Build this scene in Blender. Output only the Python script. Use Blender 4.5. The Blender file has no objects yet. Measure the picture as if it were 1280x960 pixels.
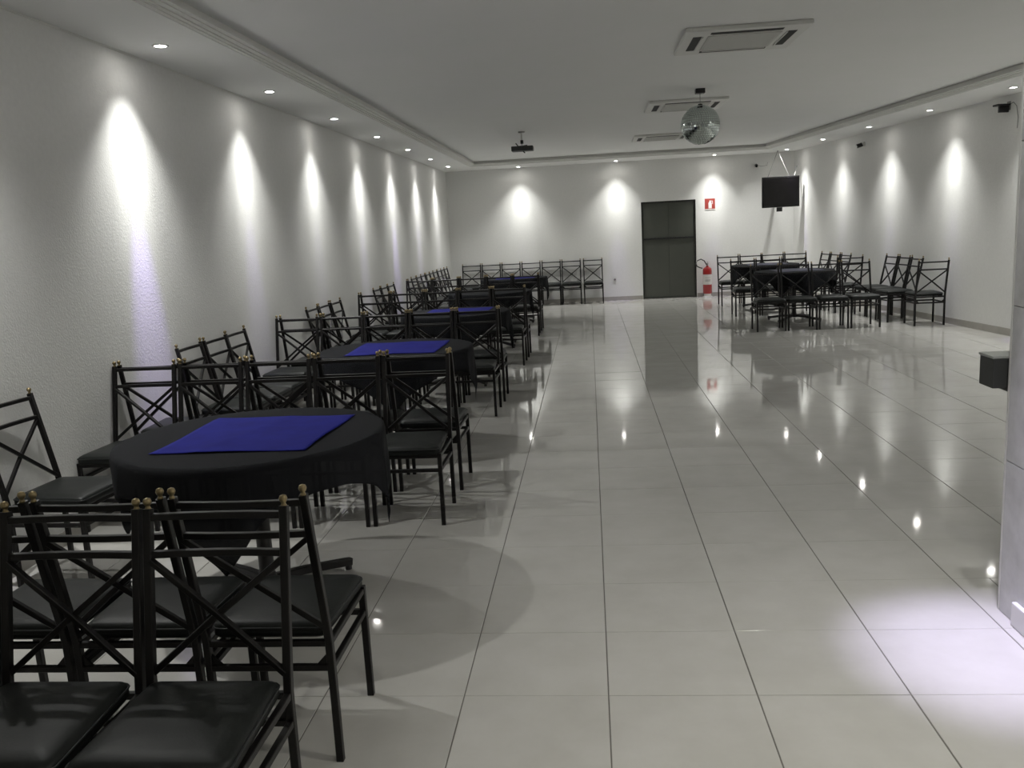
import bpy, bmesh, math, random
from mathutils import Vector, Matrix

random.seed(7)
scene = bpy.context.scene
COL = scene.collection

# ------------------------------------------------------------------ camera
H = 1.6
YAW, PITCH, ROLL, FPX = .0958, .1754, .0533, 1087.2
fw = Vector((-math.sin(YAW)*math.cos(PITCH), math.cos(YAW)*math.cos(PITCH), -math.sin(PITCH)))
rt = Vector((math.cos(YAW), math.sin(YAW), 0))
dn = fw.cross(rt)
r2 = rt*math.cos(ROLL) + dn*math.sin(ROLL)
d2 = -rt*math.sin(ROLL) + dn*math.cos(ROLL)
cam = bpy.data.cameras.new('camera')
cam.sensor_width = 36
cam.lens = FPX*36/1280
cam.clip_start = .05
cam_o = bpy.data.objects.new('camera', cam)
M = Matrix((( r2.x, -d2.x, -fw.x, 0), (r2.y, -d2.y, -fw.y, 0), (r2.z, -d2.z, -fw.z, H), (0, 0, 0, 1)))
cam_o.matrix_world = M
COL.objects.link(cam_o)
scene.camera = cam_o

# ------------------------------------------------------------------ world, exposure
w = bpy.data.worlds.new('world')
scene.world = w
w.use_nodes = True
w.node_tree.nodes['Background'].inputs[0].default_value = (.8, .9, 1, 1)
w.node_tree.nodes['Background'].inputs[1].default_value = .02
scene.view_settings.view_transform = 'Standard'
scene.view_settings.look = 'None'
scene.view_settings.exposure = -0.47
scene.view_settings.gamma = 1
K_BEAM = 54      # narrow beam of each wall washer (W)
K_WIDE = 135      # wide spill of each downlight (W)
K_VIOLET = 110     # violet fringe of the dichroic lamps (W)

# ------------------------------------------------------------------ room dimensions
XL, YB, YF = -2.97, 18.7, -1.3
ZS, ZC = 2.87, 2.962                       # soffit and raised ceiling
SK = .1133
def xr(y): return 4.22 + SK*(18.7-y)      # the right wall runs askew
XP, YP = 1.58, 3.44                       # the tiled pilaster's corner
GX0, GSX, GY0, GSY = -.494, .504, 2.782, .478

# ------------------------------------------------------------------ materials
def mat(name, col, rough=.5, metal=0, spec=.5, noise=None, bump=None, coat=0, transp=0, emit=None, col2=None, nscale=6, rough_var=0):
    m = bpy.data.materials.new(name)
    m.use_nodes = True
    nt = m.node_tree
    b = nt.nodes['Principled BSDF']
    b.inputs['Base Color'].default_value = (*col, 1)
    b.inputs['Roughness'].default_value = rough
    b.inputs['Metallic'].default_value = metal
    b.inputs['Specular IOR Level'].default_value = spec
    if coat:
        b.inputs['Coat Weight'].default_value = coat
        b.inputs['Coat Roughness'].default_value = .05
    if emit:
        b.inputs['Emission Color'].default_value = (*emit[0], 1)
        b.inputs['Emission Strength'].default_value = emit[1]
    geo = nt.nodes.new('ShaderNodeNewGeometry')
    if col2:
        n = nt.nodes.new('ShaderNodeTexNoise'); n.inputs['Scale'].default_value = nscale
        n.inputs['Detail'].default_value = 5; n.inputs['Roughness'].default_value = .6
        nt.links.new(geo.outputs['Position'], n.inputs['Vector'])
        r = nt.nodes.new('ShaderNodeValToRGB')
        r.color_ramp.elements[0].position = .3; r.color_ramp.elements[0].color = (*col, 1)
        r.color_ramp.elements[1].position = .7; r.color_ramp.elements[1].color = (*col2, 1)
        nt.links.new(n.outputs['Fac'], r.inputs['Fac'])
        nt.links.new(r.outputs['Color'], b.inputs['Base Color'])
    if bump:
        n = nt.nodes.new('ShaderNodeTexNoise'); n.inputs['Scale'].default_value = bump[0]
        n.inputs['Detail'].default_value = 3
        nt.links.new(geo.outputs['Position'], n.inputs['Vector'])
        bp = nt.nodes.new('ShaderNodeBump'); bp.inputs['Strength'].default_value = bump[1]
        bp.inputs['Distance'].default_value = bump[2]
        nt.links.new(n.outputs['Fac'], bp.inputs['Height'])
        nt.links.new(bp.outputs['Normal'], b.inputs['Normal'])
    if transp:
        b.inputs['Alpha'].default_value = 1-transp
    return m

MT = {}
MT['wall'] = mat('wall_plaster', (.76, .76, .74), .75, bump=(90, .55, .004), col2=(.80, .80, .78), nscale=30)
MT['ceil'] = mat('ceiling_paint', (.83, .84, .82), .85, col2=(.85, .85, .84), nscale=2)
MT['mould'] = mat('moulding_paint', (.74, .74, .71), .8)
MT['tile'] = mat('porcelain_tile', (.55, .54, .505), .055, spec=.6, col2=(.62, .61, .58), nscale=3.2, bump=(1.6, .06, .004))
MT['grout'] = mat('grout', (.16, .15, .135), .8)
MT['skirt'] = mat('skirting_tile', (.36, .345, .31), .3, col2=(.42, .40, .37))
MT['skirt_w'] = mat('white_skirting', (.8, .79, .8), .3)
MT['marble'] = mat('pilaster_marble', (.55, .55, .55), .18, col2=(.7, .7, .7), nscale=9)
MT['frame'] = mat('black_enamel', (.007, .006, .006), .36, spec=.35, bump=(60, .1, .002))
MT['seat'] = mat('black_vinyl', (.007, .009, .008), .45, spec=.3, bump=(160, .25, .001), col2=(.012, .014, .013), nscale=20)
MT['piping'] = mat('vinyl_piping', (.013, .015, .015), .4)
MT['brass'] = mat('brass_finial', (.34, .27, .15), .38, metal=1)
MT['cloth'] = mat('black_sheer_cloth', (.017, .018, .021), .85, spec=.15, transp=.1, bump=(260, .2, .001))
MT['blue'] = mat('royal_blue_satin', (.016, .018, .20), .8, spec=.1, bump=(220, .15, .001), col2=(.021, .024, .25), nscale=8)
MT['navy'] = mat('navy_cloth', (.022, .022, .06), .6, spec=.35)
MT['wood'] = mat('dark_table_wood', (.05, .032, .022), .5, col2=(.07, .045, .03))
MT['base'] = mat('table_base_metal', (.014, .013, .013), .4)
MT['white'] = mat('white_plastic', (.72, .72, .69), .4)
MT['slot'] = mat('dark_slot', (.02, .02, .02), .7)
MT['grille'] = mat('grille_plastic', (.58, .58, .55), .6)
MT['black'] = mat('black_plastic', (.012, .012, .013), .35)
MT['screen'] = mat('glossy_screen', (.008, .007, .008), .07, spec=.7)
MT['mirror'] = mat('mirror_facet', (.62, .68, .66), .08, metal=1)
MT['grey'] = mat('grey_metal', (.25, .25, .24), .4, metal=.6)
MT['glass'] = mat('dark_tinted_glass_door', (.070, .076, .064), .22, spec=.5, col2=(.082, .086, .074), nscale=2)
MT['dframe'] = mat('dark_door_frame', (.022, .022, .019), .4)
MT['red'] = mat('red_enamel', (.33, .012, .012), .3, coat=.3)
MT['redsign'] = mat('red_sign', (.33, .045, .035), .5)
MT['print'] = mat('white_print', (.75, .73, .70), .5)
MT['ink'] = mat('grey_ink', (.2, .18, .18), .6)
MT['lens'] = mat('lamp_lens', (.9, .9, .9), .3, emit=((1, .97, .92), 130))
MT['speaker'] = mat('dark_grey_box', (.035, .037, .035), .5)
MT['boxtop'] = mat('pale_box_top', (.34, .35, .33), .5)

# ------------------------------------------------------------------ mesh helpers
def obj(name, bm, m, parent=None, smooth=False, kind=None):
    me = bpy.data.meshes.new(name)
    bmesh.ops.recalc_face_normals(bm, faces=bm.faces)
    bm.to_mesh(me); bm.free()
    ms = m if isinstance(m, (list, tuple)) else [m]
    for k in ms: me.materials.append(k)
    if smooth:
        for p in me.polygons: p.use_smooth = True
    o = bpy.data.objects.new(name, me)
    COL.objects.link(o)
    if parent: o.parent = parent
    if kind: o['kind'] = kind
    return o
def empty(name, loc, rz=0):
    o = bpy.data.objects.new(name, None)
    o.empty_display_size = .1
    o.location = loc; o.rotation_euler = (0, 0, rz)
    COL.objects.link(o)
    return o
def tag(o, label, cat, group=None):
    o['label'] = label; o['category'] = cat
    if group: o['group'] = group
    return o
def box(bm, x0, x1, y0, y1, z0, z1, bev=0):
    vs = [bm.verts.new((x, y, z)) for x in (x0, x1) for y in (y0, y1) for z in (z0, z1)]
    fs = [(0, 1, 3, 2), (4, 6, 7, 5), (0, 4, 5, 1), (2, 3, 7, 6), (0, 2, 6, 4), (1, 5, 7, 3)]
    faces = [bm.faces.new([vs[i] for i in f]) for f in fs]
    if bev:
        es = {e for f in faces for e in f.edges}
        bmesh.ops.bevel(bm, geom=list(es), offset=bev, segments=2, affect='EDGES', profile=.6)
    return vs
def prism(bm, pts, z0, z1):
    a = [bm.verts.new((p[0], p[1], z0)) for p in pts]
    b = [bm.verts.new((p[0], p[1], z1)) for p in pts]
    n = len(pts)
    bm.faces.new(a); bm.faces.new(b)
    for i in range(n): bm.faces.new((a[i], a[(i+1) % n], b[(i+1) % n], b[i]))
def tube(bm, pts, rad, n=8, square=False, up=Vector((0, 0, 1)), caps=True):
    pts = [Vector(p) for p in pts]
    rings = []
    for i, p in enumerate(pts):
        if i == 0: t = pts[1]-pts[0]
        elif i == len(pts)-1: t = pts[-1]-pts[-2]
        else: t = (pts[i+1]-p).normalized() + (p-pts[i-1]).normalized()
        t.normalize()
        u = up
        if abs(t.dot(u)) > .95: u = Vector((1, 0, 0))
        s = t.cross(u).normalized(); v = s.cross(t).normalized()
        ring = []
        if square:
            c = .8
            for a, b in ((1, c), (c, 1), (-c, 1), (-1, c), (-1, -c), (-c, -1), (c, -1), (1, -c)):
                ring.append(bm.verts.new(p + s*a*rad + v*b*rad))
        else:
            for k in range(n):
                a = 2*math.pi*k/n
                ring.append(bm.verts.new(p + s*math.cos(a)*rad + v*math.sin(a)*rad))
        rings.append(ring)
    n = len(rings[0])
    for a, b in zip(rings, rings[1:]):
        for k in range(n): bm.faces.new((a[k], a[(k+1) % n], b[(k+1) % n], b[k]))
    if caps:
        bm.faces.new(rings[0]); bm.faces.new(rings[-1])
def lathe(bm, prof, n=24, c=(0, 0, 0)):
    rings = []
    for r, z in prof:
        if r < 1e-5: rings.append([bm.verts.new((c[0], c[1], c[2]+z))])
        else: rings.append([bm.verts.new((c[0]+r*math.cos(2*math.pi*k/n), c[1]+r*math.sin(2*math.pi*k/n), c[2]+z)) for k in range(n)])
    for a, b in zip(rings, rings[1:]):
        for k in range(n):
            k2 = (k+1) % n
            if len(a) == 1 and len(b) == 1: continue
            if len(a) == 1: bm.faces.new((a[0], b[k], b[k2]))
            elif len(b) == 1: bm.faces.new((a[k], a[k2], b[0]))
            else: bm.faces.new((a[k], a[k2], b[k2], b[k]))
NB = bmesh.new
def dup(root):
    r = root.copy(); COL.objects.link(r)
    for ch in root.children:
        c = ch.copy(); COL.objects.link(c); c.parent = r
        for g in ch.children:
            d = g.copy(); COL.objects.link(d); d.parent = c
    return r
def struct(name, bm, m, parent=None, **k):
    o = obj(name, bm, m, parent, **k)
    if not parent: o['kind'] = 'structure'
    return o

# ------------------------------------------------------------------ floor
bm = NB()
prism(bm, [(XL-.12, YF-.12), (XP+.12, YF-.12), (XP+.12, YP-.12), (xr(YP-.12)+.12, YP-.12), (xr(YB)+.14, YB+.12), (XL-.12, YB+.12)], -.12, -.0025)
floor = struct('floor', bm, MT['grout'])

def project(x, y, z):
    v = Vector((x, y, z-H)); d = v.dot(fw)
    if d < .1: return None
    return 640+FPX*v.dot(r2)/d, 480+FPX*v.dot(d2)/d
GW, GH = .0021, .0009            # half joint widths
def tile_verts(bm, x0, x1, y0, y1):
    c = .0012
    lo = [bm.verts.new(p) for p in ((x0, y0, -.004), (x1, y0, -.004), (x1, y1, -.004), (x0, y1, -.004))]
    md = [bm.verts.new(p) for p in ((x0, y0, -c), (x1, y0, -c), (x1, y1, -c), (x0, y1, -c))]
    hi = [bm.verts.new(p) for p in ((x0+c, y0+c, 0), (x1-c, y0+c, 0), (x1-c, y1-c, 0), (x0+c, y1-c, 0))]
    for i in range(4):
        j = (i+1) % 4
        bm.faces.new((lo[i], lo[j], md[j], md[i])); bm.faces.new((md[i], md[j], hi[j], hi[i]))
    bm.faces.new(hi)
near, far = [], []
for i in range(-5, 19):
    for j in range(-9, 34):
        x0, y0 = GX0+i*GSX, GY0+j*GSY
        x1, y1 = x0+GSX, y0+GSY
        if x0 > xr(y0): continue
        if x1 > XP and y0 < YP:
            if x0 < XP: far.append((x0, min(x1, XP+.1), y0, y1))
            if y1 > YP and x1 > XP+.1: far.append((max(x0, XP+.1), x1, YP-.1, y1))
            continue
        vis = False
        for (a, b) in ((x0, y0), (x1, y0), (x0, y1), (x1, y1), ((x0+x1)/2, (y0+y1)/2)):
            p = project(a, b, 0)
            if p and -5 < p[0] < 1285 and -5 < p[1] < 965: vis = True
        clip = x1 > xr(y1) or y1 > YB or x0 < XL or y0 < YF
        if vis and not clip: near.append((y0, (x0, x1, y0, y1)))
        else: far.append((x0, x1, y0, y1))
near.sort(key=lambda t: t[0])
far += [t[1] for t in near[290:]]
near = near[:290]
bm = NB(); tile_verts(bm, GW, GSX-GW, GH, GSY-GH)
t0 = obj('floor_tile', bm, MT['tile'], floor)
for k, (_, (x0, x1, y0, y1)) in enumerate(near):
    t = t0 if k == 0 else t0.copy()
    if k: COL.objects.link(t)
    t.location = (x0, y0, random.uniform(-.0002, .0002))
    t.rotation_euler = (random.gauss(0, .0006), random.gauss(0, .0006), 0)
bm = NB()
for (x0, x1, y0, y1) in far:
    x0c, y1c, y0c = max(x0, XL-.06), min(y1, YB+.04), max(y0, YF-.04)
    x1c = x1
    if y1c-y0c < .02 or x1c-x0c < .02: continue
    tile_verts(bm, x0c+GW, x1c-GW, y0c+GH, y1c-GH)
nrm = Vector((1, SK, 0)).normalized()
bmesh.ops.bisect_plane(bm, geom=bm.verts[:]+bm.edges[:]+bm.faces[:], plane_co=(xr(YB)+.06, YB, 0), plane_no=nrm, clear_outer=True)
obj('floor_tile_field', bm, MT['tile'], floor, kind='stuff')

# ------------------------------------------------------------------ walls
T = .15
bm = NB(); box(bm, XL-T, XL, YF-T, YB+T, -.12, ZC+.1); struct('wall_left', bm, MT['wall'])
DX0, DX1, DZ = 1.105, 2.228, 2.02
bm = NB()
box(bm, XL, DX0, YB, YB+T, -.12, ZC+.1); box(bm, DX1, xr(YB)+T, YB, YB+T, -.12, ZC+.1); box(bm, DX0, DX1, YB, YB+T, DZ, ZC+.1)
struct('wall_back', bm, MT['wall'])
bm = NB(); prism(bm, [(xr(YP-T), YP-T), (xr(YP-T)+T, YP-T), (xr(YB)+T, YB), (xr(YB), YB)], -.12, ZC+.1); struct('wall_right', bm, MT['wall'])
bm = NB(); box(bm, XP+.012, XP+T, YF, YP-T, -.12, ZC+.1); box(bm, XP+.012, xr(YP), YP-T, YP-.012, -.12, ZC+.1)
wp = struct('wall_front_right', bm, MT['wall'])
bm = NB(); box(bm, XL, XP+T, YF-T, YF, -.12, ZC+.1); struct('wall_front', bm, MT['wall'])
# marble cladding on the pilaster end
zs = [0, .62, 1.22, 1.82, 2.42, 2.955]
for k in range(5):
    bm = NB(); box(bm, XP, XP+.011, 3.05, YP-.018, zs[k]+.002, zs[k+1]-.002, .0015)
    obj('marble_tile', bm, MT['marble'], wp)
    bm = NB(); box(bm, XP+.012, XP+.5, YP-.011, YP, zs[k]+.002, zs[k+1]-.002, .0015)
    obj('marble_tile', bm, MT['marble'], wp)
bm = NB(); box(bm, XP, XP+.011, YP-.016, YP, .002, 2.955, .003)
obj('corner_trim', bm, MT['white'], wp)

def skirting(name, pts, h, m):
    bm = NB()
    for (a, b, nx, ny) in pts:
        q = [Vector((a[0], a[1])), Vector((b[0], b[1]))]
        n_ = Vector((nx, ny)).normalized()*.012
        prism(bm, [q[0], q[1], q[1]+n_, q[0]+n_], 0.0005, h)
        prism(bm, [q[0], q[1], q[1]+n_*.6, q[0]+n_*.6], h, h+.004)
    return struct(name, bm, m)
skirting('baseboard_left', [((XL, YF), (XL, YB), 1, 0)], .075, MT['skirt'])
skirting('baseboard_back', [((XL+.012, YB), (DX0-.01, YB), 0, -1), ((DX1+.01, YB), (xr(YB)-.014, YB), 0, -1)], .075, MT['skirt'])
skirting('baseboard_right', [((xr(YP), YP), (xr(YB), YB), -1, -SK)], .085, MT['skirt'])
bm = NB(); box(bm, XP-.018, XP+.0115, YF, 3.29, .001, .095, .006)
struct('baseboard_front_right', bm, MT['skirt_w'])

# ------------------------------------------------------------------ ceiling with a lower border
bm = NB()
prism(bm, [(XL-T, YF-T), (XP+T, YF-T), (XP+T, YP-T), (xr(YP-T)+T, YP-T), (xr(YB)+T, YB+T), (XL-T, YB+T)], ZC, ZC+.1)
ceil = struct('ceiling', bm, MT['ceil'])
SL, SB, SR = XL+.75, YB-1.15, .90
def ring_strip(off0, off1, z0, z1, m, name):
    bm = NB()
    prism(bm, [(XL+off0, YF), (XL+off1, YF), (XL+off1, YB-off1*SB_), (XL+off0, YB-off0*SB_)], z0, z1)
    prism(bm, [(XL+off0, YB-off0*SB_), (XL+off1, YB-off1*SB_), (xr(YB-off1*SB_)-off1*SR_, YB-off1*SB_), (xr(YB-off0*SB_)-off0*SR_, YB-off0*SB_)], z0, z1)
    prism(bm, [(xr(YB-off0*SB_)-off0*SR_, YB-off0*SB_), (xr(YB-off1*SB_)-off1*SR_, YB-off1*SB_), (xr(YP)-off1*SR_, YP), (xr(YP)-off0*SR_, YP)], z0, z1)
    return obj(name, bm, m, ceil)
SB_, SR_ = 1.5, 1.22
ring_strip(0, .66, ZS, ZC-.002, MT['ceil'], 'ceiling_border')
ring_strip(.66, .684, ZS+.006, ZC-.002, MT['mould'], 'moulding_step')
ring_strip(.684, .708, ZS+.014, ZC-.002, MT['mould'], 'moulding_step')
ring_strip(.708, .745, ZS+.022, ZC-.002, MT['mould'], 'moulding_step')
ring_strip(.745, .775, ZS+.030, ZS+.040, MT['mould'], 'moulding_step')
bm = NB(); box(bm, XL, XL+.006, YF, YB, ZS-.012, ZS-.0005); struct('trim_1', bm, MT['mould'])

# ------------------------------------------------------------------ door
d = empty('door_1', (DX0, YB, 0)); d['kind'] = 'structure'
W_ = DX1-DX0
bm = NB()
box(bm, .001, .028, .02, .1, 0, DZ-.001); box(bm, W_-.028, W_-.001, .02, .1, 0, DZ-.001); box(bm, .028, W_-.028, .02, .1, DZ-.03, DZ-.001)
obj('door_frame', bm, MT['dframe'], d)
bm = NB(); box(bm, .03, W_*.5-.002, .045, .057, .012, DZ-.034, .002); l1 = obj('glass_leaf', bm, MT['glass'], d)
bm = NB(); box(bm, W_*.5+.002, W_-.03, .045, .057, .012, DZ-.034, .002); obj('glass_leaf', bm, MT['glass'], d)
bm = NB(); box(bm, .04, W_-.035, .018, .044, 1.235, 1.268, .004)
obj('push_bar', bm, MT['black'], d)
bm = NB(); box(bm, .001, W_-.001, .0, .1, -.002, .010); obj('threshold', bm, MT['dframe'], d)
bm = NB(); box(bm, .002, W_-.002, .11, .145, 0, DZ-.002); obj('dark_backing', bm, MT['dframe'], d)

# ------------------------------------------------------------------ downlights
def spot(name, parent, power, size, blend, color, direction, r=.03, z=-.012):
    L = bpy.data.lights.new(name, 'SPOT')
    L.energy = power; L.spot_size = math.radians(size); L.spot_blend = blend; L.color = color
    L.shadow_soft_size = r
    o = bpy.data.objects.new(name, L); COL.objects.link(o)
    o.parent = parent
    o.location = (0, 0, z)
    o.rotation_euler = Vector(direction).to_track_quat('-Z', 'Y').to_euler()
    return o
bm = NB(); lathe(bm, [(.036, -.002), (.038, -.006), (.050, -.005), (.052, 0), (.036, 0), (.036, -.002)], 24)
ring0 = obj('trim_ring', bm, MT['white'], None, True)
bm = NB(); lathe(bm, [(0, -.0045), (.030, -.0045), (.0355, -.0025), (.0355, -.001)], 24)
lens0 = obj('lens', bm, MT['lens'], None, True)
first = [True]
def downlight(x, y, z, to, label, group, beam=1, wide=1, violet=0, tint=(.99, .99, .955), va=8):
    e = empty('downlight', (x, y, z)); tag(e, label, 'downlight', group)
    for src in (ring0, lens0):
        c = src if first[0] else src.copy()
        if not first[0]: COL.objects.link(c)
        c.parent = e
    first[0] = False
    a = math.radians(21)
    dv = (to[0]*math.sin(a), to[1]*math.sin(a), -math.cos(a))
    if beam:
        spot('beam', e, K_BEAM*beam, 76, 1, tint, (to[0]*math.sin(a*.55), to[1]*math.sin(a*.55), -math.cos(a*.55)))
        spot('beam_core', e, K_BEAM*.9*beam, 32, 1, tint, (to[0]*math.sin(a*.85), to[1]*math.sin(a*.85), -math.cos(a*.85)))
    if wide: spot('spill', e, K_WIDE*wide, 112, 1, tint, (-to[0]*.27, -to[1]*.27, -1))
    if violet:
        a = math.radians(va)
        spot('violet_fringe', e, K_VIOLET*violet, 18, .9, (.55, .42, 1), (to[0]*math.sin(a), to[1]*math.sin(a), -math.cos(a)))
    return e
ordn = ['nearest', 'second', 'third', 'fourth', 'fifth', 'sixth', 'farthest']
for k in range(8):
    y = 17.2-1.93*k
    n_ = 6-k
    if n_ >= 0: lab = 'small round ceiling spotlight over the left wall, %s in view from the camera' % ordn[n_]
    else: lab = 'small round ceiling spotlight over the left wall, outside the view'
    downlight(-2.672, y, ZS, (-1, 0), lab, 'spotlights along the left wall', beam={6: 1.75, 5: 1.25}.get(k, 1.0), violet={6: 3.0, 5: .8, 2: 1.8, 1: .8, 3: .6}.get(k, .3))
for k, x in enumerate((-1.397, .6, 2.576)):
    downlight(x, 18.36, ZS, (0, 1), 'small round ceiling spotlight over the back wall, %s' % ['left of the ceiling projector', 'between projector and mirror ball', 'above the fire sign'][k],
              'spotlights along the back wall', beam=1.2, violet=[.2, 1.2, .8][k], va=5)
rl = ['in the far right corner', 'second from the far right corner', 'third from the far right corner', 'fourth from the far right corner', 'nearest in view, above the wall bracket']
for k in range(8):
    y = 18.03-1.86*k
    x = xr(y)-.365
    lab = 'small round ceiling spotlight over the right wall, ' + (rl[k] if k < 5 else ['','','','','','first', 'second', 'third'][k]+' one outside the view')
    downlight(x, y, ZS, (1, SK), lab, 'spotlights along the right wall', beam=[1.4, 1, 1.1, 1.3, 1, 1, 1, 1][k], violet=[1, .3, .5, .4, 1.5, .3, .3, .3][k])
downlight(1.40, 3.0, ZC, (0, 0), 'ceiling spotlight over the pilaster, lighting the floor at its foot', 'spotlights near the camera', beam=.0, wide=.5, violet=0)
e = [o for o in bpy.data.objects if o.name.startswith('downlight')][-1]
spot('pool_beam', e, 640, 25, 1, (.74, .68, 1), (.01, .02, -1))
for k, (x, y) in enumerate(((.5, .3), (1.1, 1.9), (-1.6, -.2))):
    downlight(x, y, ZC, (0, 0), 'ceiling spotlight near the camera, %s' % ['behind it', 'to its right', 'to its left'][k], 'spotlights near the camera', beam=0, wide=[.6, .9, .3][k], tint=(1, .975, .88))

# ------------------------------------------------------------------ chairs
def make_chair():
    c = empty('dining_chair', (0, 0, 0))
    R_ = .0115
    X = .193
    def post(s):
        return [(s*X, -.2, 0), (s*X, -.2, .20), (s*X, -.203, .40), (s*X, -.215, .47), (s*X, -.305, .895)]
    for s in (-1, 1):
        bm = NB(); tube(bm, post(s), R_, square=True, up=Vector((0, 1, 0))); p = obj('back_post', bm, MT['frame'], c)
        bm = NB()
        lathe(bm, [(0, 0), (.010, 0), (.0075, .004), (.0055, .009), (.0095, .014), (.0118, .021), (.009, .029), (0, .033)], 12, (s*X, -.3055, .894))
        obj('finial', bm, MT['brass'], p, True)
        bm = NB(); tube(bm, [(s*X, .19, 0), (s*X, .185, .41)], R_, square=True, up=Vector((0, 1, 0))); obj('leg', bm, MT['frame'], c)
    def bow(z, y): return [(-X, y, z), (-X*.5, y-.008, z), (0, y-.011, z), (X*.5, y-.008, z), (X, y, z)]
    def py(z): return -.215-.09*(z-.47)/.425
    for z in (.872, .772):
        bm = NB(); tube(bm, bow(z, py(z)), .0095, square=True); obj('back_rail', bm, MT['frame'], c)
    for s in (-1, 1):
        bm = NB(); tube(bm, [(s*X*.97, py(.755)+.004*s, .758), (0, py(.61)+.004*s-.004, .61), (-s*X*.97, py(.46)+.004*s, .455)], .0085, square=True)
        obj('cross_brace', bm, MT['frame'], c)
    bm = NB()
    y0, y1 = -.203, .187
    for z in (.395, .315):
        r = .0095
        tube(bm, [(-X, y1, z), (X, y1, z)], r, square=True); tube(bm, [(-X, y0, z), (X, y0, z)], r, square=True)
        for s in (-1, 1): tube(bm, [(s*X, y0, z), (s*X, y1, z)], r, square=True)
    for s in (-1, 1):           # little gusset plates at the rear posts
        prism(bm, [(s*X, y0-.003), (s*X, y0+.003), (s*(X-.001), y0+.003), (s*(X-.001), y0-.003)], .31, .36)
        a = [bm.verts.new(v) for v in ((s*(X-.010), y0-.003, .325), (s*(X-.045), y0-.003, .325), (s*(X-.010), y0-.003, .362))]
        b = [bm.verts.new((v.co.x, y0+.003, v.co.z)) for v in a]
        bm.faces.new(a); bm.faces.new(b)
        for i in range(3): bm.faces.new((a[i], a[(i+1) % 3], b[(i+1) % 3], b[i]))
    obj('seat_frame', bm, MT['frame'], c)
    # cushion: rounded slab, a little wider at the front, crowned
    bm = NB()
    N = 14
    def outline(t):
        w0, w1 = .176, .212
        return t
    rings = []
    for (ins, z) in ((.006, .405), (0, .414), (0, .436), (.006, .447), (.02, .4545), (.06, .4595), (.12, .462)):
        ring = []
        for (cx, cy, a0) in ((1, 1, 0), (-1, 1, 90), (-1, -1, 180), (1, -1, 270)):
            w = (.197 if cy > 0 else .182) - ins
            dpt = (.205 if cy > 0 else -.190) - ins*cy
            rr = max(.028-ins*.2, .01)
            for q in range(5):
                a = math.radians(a0+q*22.5)
                ring.append(bm.verts.new((cx*(w-rr)+rr*math.cos(a), dpt-cy*rr+rr*math.sin(a), z)))
        rings.append(ring)
    n = len(rings[0])
    for a, b in zip(rings, rings[1:]):
        for k in range(n): bm.faces.new((a[k], a[(k+1) % n], b[(k+1) % n], b[k]))
    bm.faces.new(rings[0]); bm.faces.new(rings[-1])
    seat = obj('seat', bm, MT['seat'], c, True)
    bm = NB()
    pts = []
    for (cx, cy, a0) in ((1, 1, 0), (-1, 1, 90), (-1, -1, 180), (1, -1, 270)):
        w = .198 if cy > 0 else .183; dpt = .206 if cy > 0 else -.191
        for q in range(4):
            a = math.radians(a0+q*30)
            pts.append((cx*(w-.028)+.028*math.cos(a), dpt-cy*.028+.028*math.sin(a), .437))
    pts.append(pts[0])
    tube(bm, pts, .003, 6, caps=False)
    obj('piping', bm, MT['piping'], seat, True)
    return c
chair0 = make_chair()
used = [False]
def chair(x, y, deg, label, group, jit=1.0):
    c = chair0 if not used[0] else dup(chair0)
    used[0] = True
    c.location = (x, y, 0)
    c.rotation_euler = (0, 0, math.radians(deg+random.uniform(-1, 1)*jit))
    tag(c, label, 'chair', group)
    return c
posn = ['at the aisle end', 'second from the aisle', 'third from the aisle', 'fourth from the aisle', 'at the wall end']
# foreground, back to back
for k in range(3):
    x = -1.053-.42*k
    w_ = ['rightmost', 'middle', 'leftmost'][k]
    chair(x+.008, 1.90, 180, '%s foreground cross-back chair with its black seat turned to the camera' % w_, 'foreground chairs facing the camera', .3)
    chair(x+.030, 2.606, 0, '%s foreground cross-back chair turned away, facing the nearest table' % w_, 'foreground chairs facing the nearest table', .3)
tn = ['nearest', 'second', 'third', 'fourth', 'fifth']
rows = [(4.79, 5.43, -1.055, .427), (7.61, 8.25, -1.055, .421), (10.43, 11.08, -1.015, .421), (13.25, 13.9, -1.0, .42)]
for i, (ya, yb, x0, pt) in enumerate(rows):
    for k in range(5):
        chair(x0-pt*k-.002, ya-.010+random.uniform(-.006, .006), 180, 'cross-back chair behind the %s left table, %s, seat towards camera' % (tn[i], posn[k]), 'chairs on the far side of the %s left table' % tn[i])
        chair(x0-pt*k+.008, yb+.010+random.uniform(-.006, .006), 0, 'cross-back chair before the %s left table, %s, back to camera' % (tn[i+1], posn[k]), 'chairs on the near side of the %s left table' % tn[i+1])
# along the left wall
chair(-2.63, 3.99, -94, 'lone cross-back chair against the left wall beside the nearest table', 'chairs against the left wall', 0)
for i, (ys, n) in enumerate((((6.08), 3), ((8.98), 3), ((11.83), 3), ((14.40), 9))):
    for k in range(n):
        if n == 3: lab = 'cross-back chair against left wall by the %s table, %s of three' % (tn[i+1], ['nearest', 'middle', 'farthest'][k])
        else: lab = 'cross-back chair in the long row against left wall, %s from the near end' % ['first', 'second', 'third', 'fourth', 'fifth', 'sixth', 'seventh', 'eighth', 'last'][k]
        chair(-2.63+random.uniform(-.01, .01), ys+.416*k, -90, lab, 'chairs against the left wall', .6)
# against the back wall
for k in range(7):
    x = -2.53+.4265*k+(.03 if k == 6 else 0)
    chair(x, 18.355, 180, 'cross-back chair against the back wall, %s from the left' % ['first', 'second', 'third', 'fourth', 'fifth', 'sixth', 'seventh'][k], 'chairs against the back wall', .5)
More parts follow.
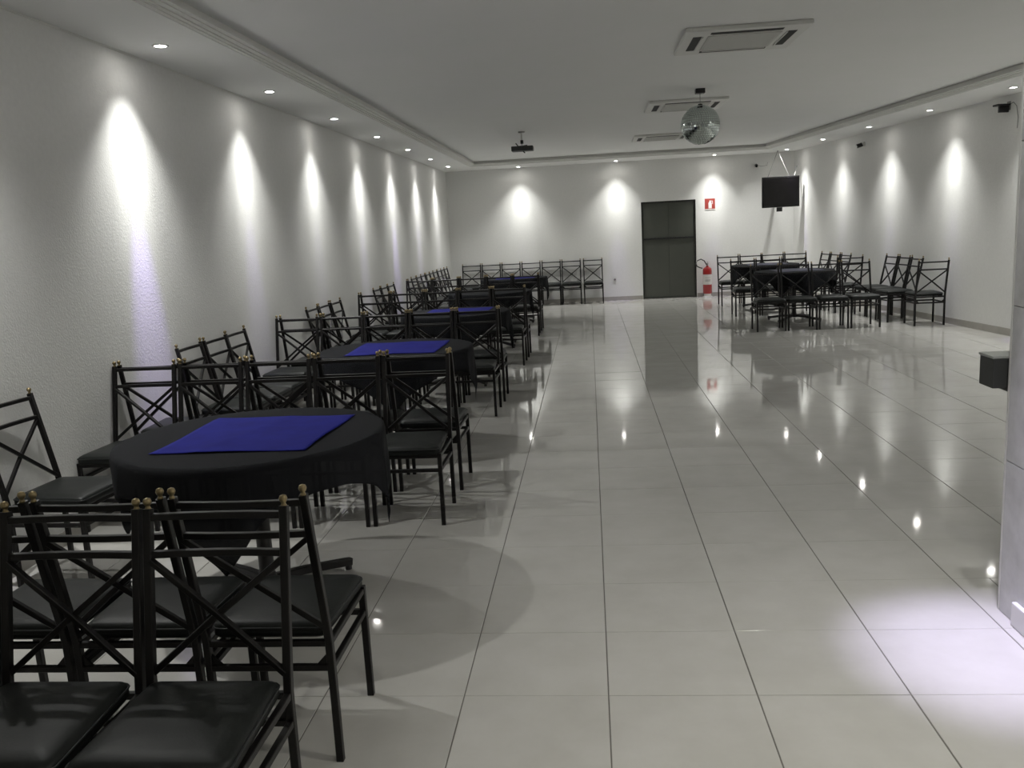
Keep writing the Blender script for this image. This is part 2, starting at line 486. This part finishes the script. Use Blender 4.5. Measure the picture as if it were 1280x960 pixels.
# right-hand group
num4 = ['leftmost', 'second from the left', 'third from the left', 'rightmost']
for k in range(4):
    chair(2.60+.415*k, 16.60, 180, 'cross-back chair in the rear row of the right group, %s' % num4[k], 'rear row of the right group', .5)
for k in range(4):
    chair(2.505+.425*k, 12.62, 180, 'cross-back chair in the front row of the right group, %s' % num4[k], 'front row of the right group', .8)
for k in range(3):
    chair(2.55+.42*k, 14.72, 180, 'cross-back chair between the two right tables, %s of three' % ['left', 'middle', 'right'][k], 'chairs between the right tables', .8)
chair(4.615, 12.58, 0, 'cross-back chair at the right end near the right wall, back to camera', 'right group end chairs', 0)
for k, y in enumerate((13.03, 13.48, 13.93)):
    chair(xr(y)-.40-.06*(k == 0), y+.1, 96.5, 'side-on cross-back chair by right wall, nearer right table, %s' % ['nearest', 'middle', 'farthest'][k], 'nearer chairs against the right wall', .4)
for k, y in enumerate((15.12, 15.57, 16.02)):
    chair(xr(y)-.62, y+.1, 96.5, 'side-on cross-back chair by right wall, farther right table, %s' % ['nearest', 'middle', 'farthest'][k], 'farther chairs against the right wall', .4)
chair(4.12, 14.68, 0, 'cross-back chair between the side-on chairs of the right wall, back to camera', 'right group end chairs', 0)

# ------------------------------------------------------------------ tables
TOP = .762
def make_table():
    t = empty('round_table', (0, 0, 0))
    bm = NB(); lathe(bm, [(0, TOP-.030), (.555, TOP-.030), (.57, TOP-.024), (.57, TOP-.006), (.564, TOP), (0, TOP)], 56); obj('table_top', bm, MT['wood'], t)
    bm = NB(); lathe(bm, [(0, .06), (.055, .06), (.045, .09), (.034, .13), (.034, .66), (.05, .70), (.16, TOP-.031), (0, TOP-.031)], 20); obj('pedestal', bm, MT['base'], t, True)
    for k in range(4):
        a = math.radians(48+90*k); u = Vector((math.cos(a), math.sin(a), 0))
        bm = NB(); tube(bm, [u*.02+Vector((0, 0, .085)), u*.2+Vector((0, 0, .070)), u*.44+Vector((0, 0, .036))], .018, square=True)
        tube(bm, [u*.425, u*.425+Vector((0, 0, .03))], .016, 10)
        obj('foot', bm, MT['base'], t)
    return t
table0 = make_table(); tused = [False]
def cloth_mesh(side, rot, seed, z=TOP+.004, R=.574, N=64):
    rnd = random.Random(seed)
    ph = [rnd.uniform(0, 6.28) for _ in range(4)]
    bm = NB()
    g = []
    cr, sr = math.cos(rot), math.sin(rot)
    for i in range(N+1):
        row = []
        for j in range(N+1):
            u = (i/N-.5)*side; v = (j/N-.5)*side
            x, y = u*cr-v*sr, u*sr+v*cr
            r = math.hypot(x, y); a = math.atan2(y, x)
            if r <= R:
                zz = z + .0012*math.sin(9*x+ph[0])*math.sin(8*y+ph[1])
                p = (x, y, zz)
            else:
                dd = r-R
                k = min(1, dd/.22)
                fold = math.sin(11*a+ph[2])*.6+math.sin(19*a+ph[3])*.4
                bend = min(dd, .03)
                rr = R + .003 + bend*.25 + k*(.002+.020*fold)
                aa = a+ .035*k*math.cos(11*a+ph[2])
                p = (rr*math.cos(aa), rr*math.sin(aa), z - max(0, dd-.008)*.97)
            row.append(bm.verts.new(p))
        g.append(row)
    for i in range(N):
        for j in range(N): bm.faces.new((g[i][j], g[i+1][j], g[i+1][j+1], g[i][j+1]))
    return bm
def overlay_mesh(side, rot, seed, z, N=30):
    rnd = random.Random(seed); ph = [rnd.uniform(0, 6.28) for _ in range(6)]
    bm = NB(); g = []
    cr, sr = math.cos(rot), math.sin(rot)
    for i in range(N+1):
        row = []
        for j in range(N+1):
            u = (i/N-.5)*side; v = (j/N-.5)*side
            u2 = u*(1+.02*math.sin(7*v+ph[0])); v2 = v*(1+.02*math.sin(6*u+ph[1]))
            x, y = u2*cr-v2*sr, u2*sr+v2*cr
            zz = z+.0025+.0016*math.sin(14*u+9*v+ph[2])+.002*max(0, 1-abs(u-.25*v+.05)*22)+.0015*max(0, 1-abs(v+.5*u-.1)*26)
            row.append(bm.verts.new((x, y, zz)))
        g.append(row)
    for i in range(N):
        for j in range(N): bm.faces.new((g[i][j], g[i+1][j], g[i+1][j+1], g[i][j+1]))
    return bm
tabs = [(-1.52, 3.65, 'nearest left round table', 'blue'), (-1.48, 6.40, 'second left round table', 'blue'), (-1.45, 9.2, 'third left round table', 'blue'),
        (-1.40, 12.10, 'fourth left round table', None), (-1.33, 15.25, 'fifth left round table, farthest of the line', 'blue'),
        (3.08, 13.62, 'nearer right round table', 'navy'), (3.05, 15.72, 'farther right round table', 'navy')]
for i, (x, y, nm, ov) in enumerate(tabs):
    t = table0 if not tused[0] else dup(table0)
    tused[0] = True
    t.location = (x, y, 0)
    tag(t, '%s on a pedestal, hidden under black cloth' % nm.split(',')[0], 'table', 'round pedestal tables')
    c = obj('tablecloth', cloth_mesh(1.46, math.radians(45+6+(i*7) % 5), i), MT['cloth'], None, True); c.location = (x, y, 0)
    so = c.modifiers.new('thick', 'SOLIDIFY'); so.thickness = .0012; so.offset = 1
    tag(c, 'black sheer cloth with hanging corners on the %s' % nm.split(',')[0], 'tablecloth', 'black tablecloths')
    if ov:
        o = obj('table_overlay', overlay_mesh(.67, math.radians([-1.5, 0, -1, 0, 2, 3, -4][i]), 20+i, TOP+.008), MT[ov], None, True); o.location = (x+.03, y-.02*(i == 1), 0)
        so = o.modifiers.new('thick', 'SOLIDIFY'); so.thickness = .001; so.offset = 1
        tag(o, '%s square laid over the black cloth of the %s' % ('royal blue' if ov == 'blue' else 'dark navy', nm.split(',')[0]), 'overlay cloth', 'coloured overlay cloths')

# ------------------------------------------------------------------ ceiling air conditioners
def make_ac():
    a = empty('ceiling_air_conditioner', (0, 0, 0))
    s = .45
    bm = NB(); lathe(bm, [], 4) if False else None
    box(bm, -s, s, -s, s, -.032, -.0005, .010)
    panel = obj('panel', bm, MT['white'], a)
    bm = NB(); box(bm, -.27, .27, -.27, .27, -.038, -.0325, .004)
    g = obj('intake_grille', bm, MT['grille'], a)
    bm = NB()
    for k in range(17):
        y = -.24+.03*k
        box(bm, -.25, .25, y-.004, y+.004, -.0405, -.0382)
    obj('grille_slat', bm, MT['white'], g)
    for k in range(4):
        bm = NB(); box(bm, -.26, .26, .315, .378, -.0335, -.0322)
        o = obj('air_slot', bm, MT['slot'], a); o.rotation_euler = (0, 0, k*math.pi/2)
        bm = NB(); box(bm, -.245, .245, .302, .312, -.040, -.0325)
        f = obj('flap', bm, MT['white'], o)
    return a
ac0 = make_ac()
for k, (x, y) in enumerate(((1.20, 7.15), (1.19, 10.9), (1.22, 14.75))):
    a = ac0 if k == 0 else dup(ac0)
    a.location = (x, y, ZC)
    tag(a, 'square white four-way air conditioner set in the ceiling, %s' % ['nearest of the three', 'middle one behind the mirror ball', 'farthest of the three'][k], 'air conditioner', 'ceiling air conditioners')

# ------------------------------------------------------------------ mirror ball and its motor
BR = .205
ball = empty('mirror_ball', (1.225, 9.75, 2.592)); tag(ball, 'silver mirror ball of small square facets hanging from the ceiling', 'mirror ball')
bm = NB(); bmesh.ops.create_uvsphere(bm, u_segments=32, v_segments=16, radius=BR-.004); obj('core', bm, MT['grey'], ball, True)
bm = NB(); rnd = random.Random(3)
nl = 26
for i in range(1, nl):
    th = math.pi*i/nl
    n = max(6, int(2*math.pi*BR*math.sin(th)/.0248))
    for k in range(n):
        ph = 2*math.pi*(k+.5*(i % 2))/n
        nr = Vector((math.sin(th)*math.cos(ph), math.sin(th)*math.sin(ph), math.cos(th)))
        nr2 = (nr+Vector((rnd.gauss(0, .03), rnd.gauss(0, .03), rnd.gauss(0, .03)))).normalized()
        s = nr2.cross(Vector((0, 0, 1))).normalized(); v = s.cross(nr2)
        c = nr*BR; h = .0112
        vs = [bm.verts.new(c+s*a*h+v*b*h) for a, b in ((-1, -1), (1, -1), (1, 1), (-1, 1))]
        bm.faces.new(vs)
obj('mirror_facets', bm, MT['mirror'], ball, kind='stuff')
bm = NB(); lathe(bm, [(0, BR+.012), (.022, BR+.010), (.028, BR-.006), (0, BR-.006)], 16); obj('cap', bm, MT['black'], ball, True)
bm = NB(); tube(bm, [(0, 0, BR+.01), (0, 0, ZC-.05-2.592)], .003, 6); obj('hanging_wire', bm, MT['grey'], ball)
mo = empty('mirror_ball_motor', (1.225, 9.75, ZC)); tag(mo, 'small black motor box on the ceiling above the mirror ball', 'motor')
bm = NB(); box(bm, -.05, .05, -.045, .045, -.05, -.0005, .006); obj('housing', bm, MT['black'], mo)
bm = NB(); lathe(bm, [(0, -.058), (.012, -.056), (.012, -.05), (0, -.05)], 12); obj('spindle', bm, MT['grey'], mo)

# ------------------------------------------------------------------ projector on a pole
p = empty('ceiling_projector', (-.90, 12.75, ZC)); tag(p, 'small dark projector on a ceiling pole, near the back of the hall', 'projector')
bm = NB(); lathe(bm, [(0, -.018), (.045, -.018), (.05, -.001), (0, -.001)], 16); obj('ceiling_plate', bm, MT['grey'], p)
bm = NB(); tube(bm, [(0, 0, -.01), (0, 0, -.2)], .012, 10); obj('pole', bm, MT['white'], p)
bm = NB(); tube(bm, [(-.09, .02, -.155), (-.05, .0, -.21), (.04, -.04, -.30)], .008, 6); tube(bm, [(.07, .02, -.19), (0, 0, -.2), (-.07, .02, -.2)], .007, 6); tube(bm, [(0, 0, -.12), (0, 0, -.17)], .022, 10); obj('bracket_arm', bm, MT['black'], p)
bm = NB(); box(bm, -.15, .16, -.10, .10, -.272, -.205, .012); b_ = obj('body', bm, MT['speaker'], p)
bm = NB(); lathe(bm, [(0, 0), (.028, 0), (.032, .02), (.024, .02), (.02, .006), (0, .006)], 16)
for v in bm.verts: v.co = Vector((.08+v.co.x, .10+v.co.z, -.238+v.co.y))
obj('lens', bm, MT['black'], b_)

# ------------------------------------------------------------------ television in the corner
tv = empty('television', (3.83, 18.13, 2.06), math.radians(-6)); tag(tv, 'black flat television hung high in the far right corner', 'television')
bm = NB(); box(bm, -.36, .36, -.02, .035, -.30, .30, .008); tvb = obj('casing', bm, MT['black'], tv)
bm = NB(); box(bm, -.335, .335, -.0235, -.0205, -.262, .275); obj('screen', bm, MT['screen'], tvb)
bm = NB(); box(bm, -.17, .17, .035, .075, -.17, .17, .008); obj('rear_housing', bm, MT['black'], tv)
bm = NB(); box(bm, -.075, .035, -.01, .05, -.385, -.302, .006); obj('lower_bracket', bm, MT['black'], tv)
bm = NB(); tube(bm, [(-.02, .075, .05), (-.02, .3, .05), (-.02, .54, .05)], .018, 10); obj('wall_arm', bm, MT['grey'], tv)
tc = empty('television_cable', (0, 0, 0)); tag(tc, 'thin grey cables forming a triangle above the corner television', 'cable')
bm = NB(); tube(bm, [(3.79, 18.2, 2.868), (3.72, 18.2, 2.68), (3.60, 18.21, 2.368)], .006, 6); obj('strand', bm, MT['grey'], tc)
bm = NB(); tube(bm, [(3.79, 18.2, 2.868), (3.87, 18.17, 2.66), (3.99, 18.13, 2.368)], .006, 6); obj('strand', bm, MT['grey'], tc)
bm = NB(); tube(bm, [(4.19, 18.32, 2.56), (4.14, 18.2, 2.45), (4.10, 18.13, 2.37)], .008, 6); obj('strand', bm, MT['grey'], tc)

# ------------------------------------------------------------------ wall devices
def wall_cam(name, loc, rz, label, cable, s=1):
    c = empty(name, loc, rz); tag(c, label, 'camera' if 'camera' in name else 'bracket')
    bm = NB(); lathe(bm, [(0, 0), (.03*s, 0), (.03*s, .012), (.012*s, .018), (.012*s, .04), (0, .04)], 16)
    for v in bm.verts: v.co = Vector((v.co.x, -v.co.z, v.co.y))
    obj('mount', bm, MT['white'], c, True)
    bm = NB(); tube(bm, [(0, -.035, 0), (-.01, -.055, -.012), (-.012, -.12, -.03)], .026*s, 12); b = obj('body', bm, MT['black'], c)
    bm = NB(); tube(bm, [(-.012, -.12, -.03), (-.012, -.128, -.032)], .02*s, 12); obj('lens', bm, MT['screen'], b)
    if cable:
        bm = NB(); tube(bm, cable, .004, 6); obj('cable', bm, MT['grey'], c)
    return c
wall_cam('security_camera', (3.46, YB, 2.64), 0, 'small black security camera on the back wall left of the television', [(.0, -.006, .0), (.10, -.006, -.03), (.22, -.006, -.02), (.23, -.006, .04)])
ra = math.radians(-90)-math.atan(SK)*-1
wall_cam('security_camera', (xr(15.35), 15.35, 2.69), ra, 'small round security camera high on the right wall', None, 1.3)
br = empty('wall_bracket', (xr(11.3), 11.3, 2.745), ra); tag(br, 'small black bracket with a loose cable, high on the right wall', 'bracket')
bm = NB(); box(bm, -.03, .03, -.012, -.0005, -.05, .05, .003); obj('plate', bm, MT['grey'], br)
bm = NB(); box(bm, -.06, .05, -.17, -.012, .0, .022, .004); box(bm, -.015, .015, -.13, -.012, -.075, 0, .004); obj('arm', bm, MT['black'], br)
bm = NB(); tube(bm, [(.04, -.01, .015), (.10, -.012, .03), (.16, -.008, -.02), (.20, -.008, -.16), (.19, -.008, -.28)], .004, 6); obj('cable', bm, MT['grey'], br)
so = empty('wall_socket', (.515, YB, .455)); tag(so, 'small white power socket on the back wall, left of the dark door', 'socket')
bm = NB(); box(bm, -.038, .038, -.009, -.0005, -.058, .058, .003); pl = obj('plate', bm, MT['white'], so)
bm = NB(); lathe(bm, [(0, 0), (.022, 0), (.022, .003), (0, .003)], 16)
for v in bm.verts: v.co = Vector((v.co.x, -.009-v.co.z, v.co.y-.012))
obj('outlet', bm, MT['ink'], pl)

# fire extinguisher sign: red square with a white pictogram
sg = empty('fire_sign', (2.52, YB, 1.905)); tag(sg, 'red square fire equipment sign with white pictogram on the back wall', 'sign')
bm = NB(); box(bm, -.105, .105, -.005, -.0005, -.115, .115, .001); obj('plate', bm, MT['redsign'], sg)
bm = NB(); prism(bm, [(-.030, -.0066), (.035, -.0066), (.035, -.0052), (-.030, -.0052)], -.085, .03)
box(bm, -.018, .024, -.0066, -.0052, .03, .048); box(bm, -.010, .012, -.0066, -.0052, .048, .075)
box(bm, .012, .055, -.0066, -.0052, .056, .068); box(bm, .047, .057, -.0066, -.0052, .0, .056)
obj('pictogram', bm, MT['print'], sg)
bm = NB(); box(bm, -.105, .105, -.0068, -.0051, -.115, -.098); obj('border', bm, MT['print'], sg)

# fire extinguisher
fe = empty('fire_extinguisher', (2.43, YB-.14, 0)); tag(fe, 'red fire extinguisher with white label standing right of the dark door', 'fire extinguisher')
bm = NB(); lathe(bm, [(0, .07), (.082, .07), (.09, .08), (.092, .55), (.085, .585), (.06, .61), (.028, .625), (.026, .645), (0, .645)], 28); cy = obj('cylinder', bm, MT['red'], fe, True)
bm = NB()
for z0, z1 in ((.26, .47),):
    n = 24
    a = [bm.verts.new((.0935*math.cos(math.radians(180+180*k/n)), .0935*math.sin(math.radians(180+180*k/n)), z0)) for k in range(n+1)]
    b = [bm.verts.new((v.co.x, v.co.y, z1)) for v in a]
    for k in range(n): bm.faces.new((a[k], a[k+1], b[k+1], b[k]))
obj('white_label', bm, MT['print'], cy, True)
bm = NB()
for z in (.36, .345, .33, .40):
    n = 10
    a = [bm.verts.new((.0942*math.cos(math.radians(235+70*k/n)), .0942*math.sin(math.radians(235+70*k/n)), z)) for k in range(n+1)]
    b = [bm.verts.new((v.co.x, v.co.y, z+.006)) for v in a]
    for k in range(n): bm.faces.new((a[k], a[k+1], b[k+1], b[k]))
obj('label_print', bm, MT['ink'], cy)
bm = NB(); lathe(bm, [(0, 0.0), (.10, 0.0), (.10, .012), (.075, .02), (.07, .075), (0, .075)], 24); obj('stand', bm, MT['white'], fe)
bm = NB(); lathe(bm, [(0, .645), (.02, .645), (.02, .69), (0, .69)], 12); box(bm, -.012, .012, -.09, .02, .69, .70); box(bm, -.012, .012, -.085, .01, .715, .725); obj('valve_and_lever', bm, MT['grey'], fe)
bm = NB(); tube(bm, [(-.015, 0, .67), (-.06, -.02, .75), (-.13, -.03, .79), (-.20, -.03, .765), (-.235, -.03, .70), (-.21, -.03, .645), (-.15, -.03, .615), (-.10, -.03, .60)], .011, 10); obj('hose', bm, MT['black'], fe, True)

# dark box fixed to the far side of the pilaster
bx = empty('wall_box', (1.56, 3.5, .96)); tag(bx, 'small dark two-part box fixed to the far side of the marble pilaster', 'box')
bm = NB(); box(bm, -.035, .02, -.058, .06, -.06, .055, .004); obj('housing', bm, MT['speaker'], bx)
bm = NB(); box(bm, .0225, .10, -.058, .06, -.075, .05, .004); obj('housing', bm, MT['speaker'], bx)
bm = NB(); box(bm, -.038, .10, -.058, .065, .056, .066, .002); obj('lid', bm, MT['boxtop'], bx)
